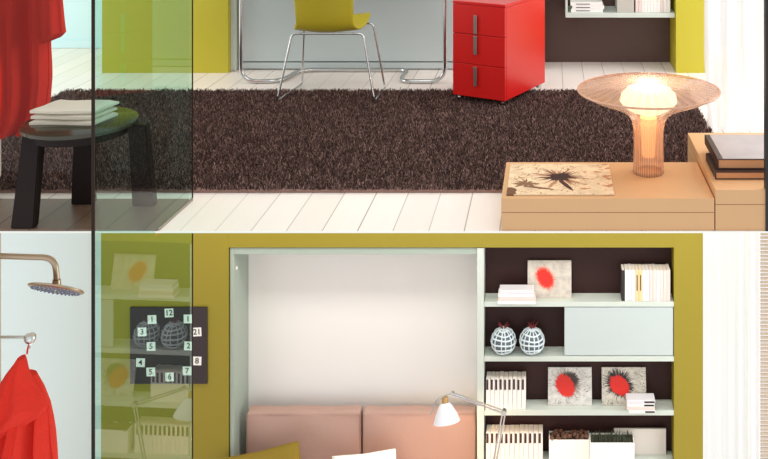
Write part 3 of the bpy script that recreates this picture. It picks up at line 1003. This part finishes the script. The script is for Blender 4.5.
obj('piping', tube(bmn(), [(-hw + 0.02, -0.552, mt - FB - 0.19), (hw - 0.02, -0.552, mt - FB - 0.19)], 0.005, 8), MAUVE, t)


def cushion_mesh(w, h, d, sharp=0.35, n=24, sq=5.0, sag=0.0, seed=0):
    """a stuffed cushion: w wide (x), h tall (z), d thick (y), centred on its own middle"""
    bm = bmn(); g = {}
    rnd = random.Random(seed); p = [rnd.uniform(0, 6) for _ in range(4)]
    for side in (-1, 1):
        for i in range(n + 1):
            for j in range(n + 1):
                u, v = -1 + 2 * i / n, -1 + 2 * j / n
                if (side == 1) and (i in (0, n) or j in (0, n)):
                    g[(side, i, j)] = g[(-1, i, j)]; continue
                e = max(0.0, (1 - abs(u) ** sq) * (1 - abs(v) ** sq)) ** sharp
                pinch = 1 - 0.05 * (1 - abs(u * v)) * max(abs(u), abs(v)) ** 4
                wr = 0.02 * math.sin(4 * u + 3 * v + p[0]) + 0.012 * math.sin(9 * v - 5 * u + p[1])
                g[(side, i, j)] = bm.verts.new((u * w / 2 * pinch, side * d / 2 * e * (1 + wr * 2), v * h / 2 * pinch - sag * (1 - u * u) * max(0, v)))
    for side in (-1, 1):
        for i in range(n):
            for j in range(n):
                bm.faces.new((g[(side, i, j)], g[(side, i + 1, j)], g[(side, i + 1, j + 1)], g[(side, i, j + 1)]))
    return bm


def box_cushion(x0, x1, yf, d, z0, z1, label, seed):
    t = thing('back_cushion', ((x0 + x1) / 2, yf + d / 2, z0), label, 'cushion', 'mauve back cushions of the sofa bed')
    w, h = x1 - x0, z1 - z0
    bm = bx(-w / 2, w / 2, -d / 2, d / 2, 0, h)
    bmesh.ops.subdivide_edges(bm, edges=bm.edges[:], cuts=10, use_grid_fill=True)
    rnd = random.Random(seed); ph = [rnd.uniform(0, 6) for _ in range(5)]
    for v in bm.verts:
        u, k, q = v.co.x / (w / 2), v.co.y / (d / 2), v.co.z / h * 2 - 1
        e = (1 - u ** 4) * (1 - q ** 4)
        v.co.y += (k * 0.018 * e) + (0.004 * math.sin(5 * u + 3 * q + ph[0]) * (1 if k < 0 else 0))
        c = max(0, abs(u) - 0.8) * max(0, abs(q) - 0.75)
        v.co.x *= 1 - c * 0.3 - 0.012 * k * k
        v.co.z -= (0.004 * math.sin(7 * u + ph[1]) + 0.010 * abs(k) ** 3) * max(0, q)
    o = obj('cover', bm, MAUVE, t, smooth=True)
    md = o.modifiers.new('b', 'BEVEL'); md.width = 0.012; md.segments = 3; md.limit_method = 'ANGLE'
    y = -d / 2 - 0.001
    obj('piping', tube(bmn(), [(-w / 2 + 0.006, y, 0.01), (-w / 2 + 0.006, y, h - 0.012), (w / 2 - 0.006, y, h - 0.012), (w / 2 - 0.006, y, 0.01)], 0.003, 6), MAUVE, t)
yc = 6.5
box_cushion(X(246, yc), X(361, yc), yc, 0.1, mt + 0.001, H(412.5, yc), 'mauve back cushion behind the olive pillow, left of the pair', 1)
box_cushion(X(362.3, yc), X(476, yc), yc, 0.1, mt + 0.001, H(412.5, yc), 'mauve back cushion behind the white pillow and reading lamp, right of the pair', 2)


def pillow(name, cx, cy, cz, w, h, d, m, ry, rx, label, seed):
    o = obj(name, cushion_mesh(w, h, d, seed=seed, sharp=0.5, sq=2.4), m, smooth=True)
    o.rotation_euler = (rx, ry, 0)
    o.location = (cx, cy, cz)
    tag(o, label, 'pillow')
    # piping round the edge
    n = 24; pts = []
    for k in range(4 * n + 1):
        s = (k % (4 * n)) / n; e = int(s); f = -1 + 2 * (s - e)
        u, v = ((f, -1), (1, f), (-f, 1), (-1, -f))[e]
        pinch = 1 - 0.05 * (1 - abs(u * v)) * max(abs(u), abs(v)) ** 4
        pts.append((u * w / 2 * pinch, 0, v * h / 2 * pinch))
    obj('piping', tube(bmn(), pts, 0.004, 6), m, o)
ph = 0.50
pillow('olive_pillow', X(264, 6.28), 6.27, mt + 0.215, 0.53, 0.37, 0.15, OLIVEF, math.radians(-13), math.radians(-14), 'olive green pillow leaning on the left back cushion', 4)
pillow('white_pillow', X(366, 6.28), 6.27, mt + 0.205, 0.42, 0.35, 0.14, WHITEF, math.radians(-7), math.radians(-14), 'white pillow leaning between the two back cushions', 6)


# shelf unit of the lower room
ZB = ZW + 0.13
def shelf_unit():
    t = thing('shelf_unit', (X(578, ZW), 6.5, FB), 'pale grey wall shelving with a sliding front in the dark brown niche', 'shelf')
    o0 = Vector(t.location)
    def q(name, x0, x1, y0, y1, z0, z1, m, bev=0.0015):
        return obj(name, bx(x0 - o0.x, x1 - o0.x, y0 - o0.y, y1 - o0.y, z0 - o0.z, z1 - o0.z, bev=bev), m, t)
    x0, x1 = X(484, ZW) + 0.001, bp0 - 0.001
    q('back_panel', x0, x1, ZB, ZB + 0.02, FB + 0.01, zt - 0.003, BROWN, 0)
    for y0, y1 in ((302, 306.8), (356.5, 361.5), (410.5, 415.5), (463, 468)):
        q('shelf_board', x0, x1, ZW, ZB - 0.0005, H(y1, ZW), H(y0, ZW), GREY)
    q('sliding_door', X(564.5, ZW), x1 - 0.004, ZW + 0.004, ZW + 0.018, H(355.8, ZW), H(307.6, ZW), GREYB)
    q('plinth', x0, x1, ZW + 0.02, ZB - 0.001, FB, FB + 0.05, GREY)
shelf_unit()
Y1, Y2, Y3, Y4 = (H(v, ZW) + 0.0006 for v in (302, 356.5, 410.5, 463))
yk = ZW + 0.012


def canvas(px0, px1, ytop, zs, m, label, by=0.055):
    """picture leaning on the back board of the shelf"""
    yb_ = ZW + by
    x0, x1 = X(px0, yb_), X(px1, yb_)
    ztop = H(ytop, ZB - 0.02)
    h = math.hypot(ztop - zs, ZB - 0.018 - yb_)
    th = 0.012
    bm = bx(0, x1 - x0, 0, th, 0, h, bev=0.0008, seg=1)
    o = obj('canvas_picture', bm, m)
    o.location = (x0, yb_, zs + 0.0002)
    o.rotation_euler = (-math.asin(min(0.9, (ZB - 0.018 - yb_) / h)), 0, 0)
    bk = bx(0.008, x1 - x0 - 0.008, th - 0.0005, th + 0.003, 0.01, h - 0.01)
    obj('stretcher_back', bk, BEIGEW, o)
    tag(o, label, 'picture', 'square splatter pictures on the shelves')
RD = (206, 34, 20)
g0 = splat_mat('red_blot_on_beige', (206, 196, 184), [(0.40, 0.53, 0.19, 0.30, 0.35, 2.2, 22, (222, 110, 86)), (0.40, 0.53, 0.17, 0.27, 0.35, 1.5, 17, RD)], seed=1)
g1 = splat_mat('red_blot_black_hairs', (214, 210, 204), [(0.44, 0.56, 0.27, 0.36, 0.3, 2.2, 26, (150, 138, 130)), (0.50, 0.66, 0.20, 0.22, 0.3, 1.8, 20, (56, 44, 38)), (0.39, 0.52, 0.20, 0.31, 0.35, 0.9, 15, RD)], scribble=(4.5, 0.008, 0.38, (90, 84, 78)), seed=2)
g2 = splat_mat('red_blot_black_ring', (208, 200, 186), [(0.40, 0.56, 0.29, 0.36, 0.5, 1.9, 22, (34, 24, 22)), (0.40, 0.52, 0.20, 0.28, 0.5, 0.9, 13, (208, 30, 18))], scribble=(5.5, 0.012, 0.36, (60, 50, 44)), seed=3)
canvas(527.5, 571.5, 260.5, Y1, g0, 'beige square picture with a red blot on the top shelf')
canvas(548, 592, 367.5, Y3, g1, 'grey square picture with a bristly red blot beside the white row of books')
canvas(602, 646.5, 367.5, Y3, g2, 'square picture with a red blot ringed in black behind the lying books')

# stacked books lying
def lying(px0, px1, pyb, zs, n, h, where, group, marks=False):
    r = random.Random(px0)
    for k in range(n):
        a, b = r.uniform(-0.008, 0.008), r.uniform(-0.008, 0.008)
        x0, x1 = X(px0, yk) + a, X(px1, yk) + b
        o = obj('book', bx(0, x1 - x0, 0, 0.088, 0, h - 0.0006, bev=0.003, seg=2), (SPW, SPP, SPW, SPL)[k])
        obj('page_block', bx(x1 - x0 - 0.003, x1 - x0 + 0.0006, 0.004, 0.084, 0.003, h - 0.004), DARKGAP if marks else PAGE, o)
        if marks and k != 1:
            obj('spine_label', bx((x1 - x0) * 0.62, (x1 - x0) * 0.98, -0.001, 0.0004, 0.005, h - 0.006), DARKGAP, o)
        o.location = (x0, ZW - 0.036, zs + k * h)
        names = ['bottom book', 'second book up', 'third book up', 'topmost book']
        tag(o, 'white %s lying %s' % (names[k], where), 'book', group)
lying(499, 535, 0, Y1, 4, 0.0235, 'on the top shelf before the red blot picture', 'white books lying on the top shelf')
lying(627, 654, 0, Y3, 4, 0.022, 'before the black ringed picture', 'white books lying on the third shelf', True)

# upright books, top right
sp = []; x = X(621.5, yk); r = random.Random(11)
xe = X(670.5, yk)
ms = [DARKGAP, SPW, SPL, SPW, SPO, SPO, SPW, SPL, SPP, SPP, SPW, SPP, SPP, SPP]
w0 = (xe - x) / len(ms)
nmz = {id(DARKGAP): 'dark', id(SPW): 'white', id(SPL): 'lilac grey', id(SPO): 'orange marked', id(SPP): 'pinkish'}
seq = []
for m in ms:
    sp.append((x, x + w0 - 0.0012, (H(270.5, yk) - Y1) + r.uniform(-0.002, 0.003), m, m is SPO)); seq.append(nmz[id(m)]); x += w0
books_row(sp, yk, Y1, 'upright books at the right of the top shelf',
          lambda i, n: 'thin %s magazine on the top shelf, %s from the left in its row' % (seq[i], ORD[i]), name='magazine', depth=0.1, cat='magazine')

def striped_row(px0, px1, n, ytop, zs, where, group):
    sp = []; x = X(px0, yk); w = (X(px1, yk) - x) / n; r = random.Random(n)
    for k in range(n):
        sp.append((x, x + w - 0.0022, (H(ytop, yk) - zs) + r.uniform(-0.002, 0.002), SPW, False)); x += w
    books_row(sp, yk, zs, group, lambda i, n: 'white book %s, its dark label %s from the left' % (where, ORD[i]), depth=0.1, label_child=True)
striped_row(486, 526, 9, 379.5, Y3, 'on the third shelf', 'white books upright on the third shelf')
striped_row(486, 543, 12, 433.5, Y4, 'on the bottom visible shelf', 'white books upright on the fourth shelf')

# wire ball vases with dried stems
def vase(px, label, seed):
    R = 0.083
    c = Vector((X(px, ZW + 0.045), ZW + 0.045, Y2))
    t = thing('wire_ball_vase', c, label, 'vase', 'wire ball vases on the second shelf')
    bm = lathe(bmn(), [(0.0, 0.001), (0.03, 0.001)] + [((R - 0.006) * math.sin(PI * k / 16), R - (R - 0.006) * math.cos(PI * k / 16)) for k in range(3, 15)] + [(0.018, 2 * R - 0.012), (0, 2 * R - 0.02)], 32)
    obj('liner', bm, VASEIN, t, smooth=True)
    w = bmn(); r = random.Random(seed)
    for k in range(1, 8):
        a = PI * k / 8 + r.uniform(-0.06, 0.06)
        rr, z = R * math.sin(a), R - R * math.cos(a)
        tube(w, [(rr * math.cos(q * PI / 16), rr * math.sin(q * PI / 16), z + 0.003 * math.sin(q * 0.7 + k)) for q in range(33)], 0.0052, 6)
    for k in range(7):
        ph_ = PI * k / 7 + r.uniform(-0.1, 0.1)
        tube(w, [(R * math.sin(q * PI / 16) * math.cos(ph_), R * math.sin(q * PI / 16) * math.sin(ph_), R - R * math.cos(q * PI / 16)) for q in range(33)], 0.004, 6)
    for v in w.verts: v.co.z = max(v.co.z, 0.0008)
    obj('wire_cage', w, VASEM, t, smooth=True)
    s = bmn()
    for k in range(16):
        a, l = r.uniform(0, 2 * PI), r.uniform(0.03, 0.06)
        tip = (l * 0.8 * math.cos(a), l * 0.5 * math.sin(a), 2 * R + l * r.uniform(0.5, 1))
        tube(s, [(0, 0, 2 * R - 0.03), (tip[0] * 0.4, tip[1] * 0.4, 2 * R + 0.01), tip], [0.0015, 0.003, 0.0008], 5)
    obj('dried_stems', s, DRIED, t)
vase(503.5, 'pale blue wire ball vase with dried stems, left of the two', 3)
vase(532, 'pale blue wire ball vase with dried stems, next to the sliding front', 8)


# planters on the lowest visible shelf
def planter(px0, px1, ytop, ydepth, d, kind, label, seed):
    x0, x1 = X(px0, ydepth), X(px1, ydepth)
    z1 = H(ytop, ydepth)
    t = thing('planter_box', ((x0 + x1) / 2, ydepth + d / 2, Y4), label, 'planter')
    w, h = (x1 - x0) / 2, z1 - Y4
    b = bmn(); e = 0.006
    for a in ((-w, w, -d / 2, -d / 2 + e), (-w, w, d / 2 - e, d / 2), (-w, -w + e, -d / 2 + e, d / 2 - e), (w - e, w, -d / 2 + e, d / 2 - e)):
        box(b, a[0], a[1], a[2], a[3], 0, h)
    box(b, -w + e, w - e, -d / 2 + e, d / 2 - e, 0, 0.01)
    obj('pot', b, POTW, t)
    obj('soil', bx(-w + e, w - e, -d / 2 + e, d / 2 - e, h - 0.03, h - 0.008), DARKGAP, t)
    r = random.Random(seed); g = bmn()
    n = 130 if kind == 'grass' else 90
    for k in range(n):
        x, y = r.uniform(-w + 0.012, w - 0.012), r.uniform(-d / 2 + 0.012, d / 2 - 0.012)
        if kind == 'grass':
            l = r.uniform(0.02, 0.055)
            tip = Vector((x + r.uniform(-0.02, 0.02), y + r.uniform(-0.01, 0.01), h - 0.01 + l))
            a, b2 = g.verts.new((x - 0.002, y, h - 0.012)), g.verts.new((x + 0.002, y, h - 0.012))
            mid = (Vector((x, y, h)) + tip) / 2
            c1, c2 = g.verts.new(mid + Vector((-0.0018, 0.001, 0))), g.verts.new(mid + Vector((0.0018, 0.001, 0)))
            tp = g.verts.new(tip)
            g.faces.new((a, b2, c2, c1)); g.faces.new((c1, c2, tp))
        else:
            q = bmesh.ops.create_icosphere(g, subdivisions=1, radius=r.uniform(0.006, 0.016), matrix=Matrix.Translation((x, y, h - 0.004 + r.uniform(0, 0.018))))
            for v in q['verts']: v.co += Vector((r.uniform(-.003, .003), r.uniform(-.003, .003), r.uniform(-.003, .003)))
    o = obj('grass' if kind == 'grass' else 'moss', g, GRASS if kind == 'grass' else DRY, t)
    o['kind'] = 'stuff'
planter(549, 589.5, 440, ZW - 0.0, 0.1, 'moss', 'white planter box topped with dry brown moss beside the row of books', 1)
planter(590, 634.5, 443, ZW - 0.045, 0.11, 'grass', 'white planter box of short dark grass, in front of the pale panel', 2)
gp = mat('pale_canvas', (214, 206, 198), 0.6, noise=0.03, nscale=4)
yb_ = ZW + 0.085
o = obj('blank_panel', bx(X(614, yb_), X(666, yb_), yb_, yb_ + 0.014, Y4, H(429, yb_), bev=0.001), gp)
obj('stretcher_back', bx(X(616, yb_), X(664, yb_), yb_ + 0.0135, yb_ + 0.02, Y4 + 0.01, H(431, yb_)), BEIGEW, o)
tag(o, 'pale plain canvas panel standing behind the grass planter', 'panel')


# magnetic board with number cards
def memo_board():
    yb = ZW - 0.014
    x0, x1, z0, z1 = X(130, yb), X(207, yb), H(384, yb), H(307.5, yb)
    o = obj('memo_board', bx(x0, x1, yb, ZW - 0.0005, z0, z1, bev=0.0015), BOARD)
    obj('wall_batten', bx(x0 + 0.03, x1 - 0.03, ZW - 0.002, ZW - 0.0002, z0 + 0.03, z1 - 0.03), POSTM, o)
    tag(o, 'square dark board of number cards hanging on the olive wall behind the glass', 'board')
    cards = [(152, 319.6, '1', 'upper left'), (169, 313, '12', 'top centre'), (188, 319, '1', 'upper right, just behind the glass edge'), (142, 332, '3', 'left side'), (197, 332, '21', 'right side, upper'),
             (151, 346.5, '5', 'middle left'), (188.5, 346, '2', 'middle right'), (140.5, 362.7, '4', 'lowest at the far left'), (197, 361, '8', 'right side, lower'),
             (150.7, 372, '5', 'bottom left'), (187, 371, '7', 'bottom right'), (169.5, 377, '6', 'bottom centre')]
    r = random.Random(4)
    yc = yb - 0.0016
    for px, py, s, where in cards:
        c = Vector((X(px, yc), yc, H(py, yc)))
        a = 0.029
        card = obj('note_card', bx(-a, a, 0, 0.0014, -a, a), PAPER)
        card.location = c
        card.rotation_euler = (0, r.uniform(-0.06, 0.06), 0)
        tag(card, 'white card reading %s on the dark board, %s' % (s, where), 'card', 'number cards on the dark board')
        cu = D.curves.new('digit', 'FONT'); cu.body = s; cu.size = 0.052; cu.align_x = 'CENTER'; cu.align_y = 'CENTER'; cu.extrude = 0.0004; cu.offset = 0.0008
        tmp = D.objects.new('tmp', cu); COL.objects.link(tmp)
        bpy.context.view_layer.update()
        me = D.meshes.new_from_object(tmp.evaluated_get(bpy.context.evaluated_depsgraph_get()))
        D.objects.remove(tmp)
        dg = link('digit', me, None, card)
        me.materials.clear(); me.materials.append(INK)
        dg.rotation_euler = (PI / 2, 0, 0)
        dg.location = (0, -0.0006, 0)
memo_board()


# reading lamp on a side table
def reading_lamp():
    Z = 5.95
    base = P(487, 0, Z); base.z = -2.66
    tb = thing('side_table', (base.x + 0.09, Z, FB), 'small pale side table under the reading lamp', 'table')
    obj('table_top', bx(-0.16, 0.2, -0.18, 0.18, -2.66 - FB - 0.025, -2.66 - FB - 0.0005, bev=0.002), BEIGEW, tb)
    for sx in (-0.14, 0.18):
        for sy in (-0.16, 0.16):
            obj('leg', bx(sx - 0.012, sx + 0.012, sy - 0.012, sy + 0.012, 0, -2.66 - FB - 0.025), BEIGEW, tb)
    t = thing('reading_lamp', base, 'chrome swing arm reading lamp with a white cone shade over the right cushion', 'lamp')
    obj('base', lathe(bmn(), [(0, 0), (0.085, 0), (0.085, 0.012), (0.03, 0.02), (0.014, 0.03), (0.012, 0.06), (0, 0.06)], 40), CHROME, t, smooth=True)
    el = P(504, 412, Z) - base
    low = Vector((0, 0, 0.06))
    off = Vector((0.009, 0, 0))
    bm = tube(bmn(), [low - off, el - off], 0.005, 8); tube(bm, [low + off, el + off], 0.005, 8)
    obj('lower_arm', bm, CHROME, t, smooth=True)
    tp = P(452.5, 393.5, Z) - base
    up = Vector((0, 0, 0.009))
    bm = tube(bmn(), [el - up, tp - up], 0.005, 8); tube(bm, [el + up, tp + up * 0.4], 0.005, 8)
    obj('upper_arm', bm, CHROME, t, smooth=True)
    bm = tube(bmn(), [el + Vector((0, -0.016, 0)), el + Vector((0, 0.016, 0))], 0.016, 16)
    obj('elbow_joint', bm, CHROME, t, smooth=True)
    bm = tube(bmn(), [tp + Vector((0, -0.012, 0)), tp + Vector((0, 0.012, 0))], 0.011, 14)
    obj('head_joint', bm, CHROME, t, smooth=True)
    nk = P(445, 402, Z) - base
    obj('spring_link', tube(bmn(), [tp, P(441, 397.5, Z) - base, P(436, 402, Z) - base, P(430.5, 414.5, Z) - base], 0.0048, 8, smooth_steps=4), CHROME, t, smooth=True)
    obj('socket', lathe(bmn(), [(0, 0.035), (0.016, 0.033), (0.02, 0.02), (0.022, -0.022), (0, -0.024)], 24), mat('brass_socket', (190, 150, 100), 0.3, 1), t, smooth=True, loc=nk)
    shp = [(0.022, -0.004), (0.033, -0.012), (0.046, -0.03), (0.066, -0.068), (0.082, -0.108), (0.084, -0.112), (0.080, -0.108), (0.062, -0.066), (0.042, -0.03), (0.028, -0.014), (0.019, -0.008)]
    sh = obj('lamp_shade', lathe(bmn(), shp, 48, closed=True), mat('white_enamel', (226, 228, 236), 0.3), t, smooth=True, loc=nk)
    sh.rotation_euler = (math.radians(-16), math.radians(-8), 0)
    bl = bmn(); bmesh.ops.create_uvsphere(bl, u_segments=16, v_segments=10, radius=0.02)
    obj('bulb', bl, emit_mat('warm_bulb', (255, 220, 170), 8), t, smooth=True, loc=nk + Vector((0, 0.008, -0.055)))
    l = D.lights.new('lamp_light', 'SPOT'); l.energy = 34; l.color = (1, 0.66, 0.36); l.shadow_soft_size = 0.03; l.spot_size = math.radians(150); l.spot_blend = 0.6
    lo = D.objects.new('lamp_light', l); COL.objects.link(lo); lo.parent = t; lo.location = nk + Vector((0, 0.012, -0.10))
    lo.rotation_euler = (math.radians(25), 0, 0)
reading_lamp()
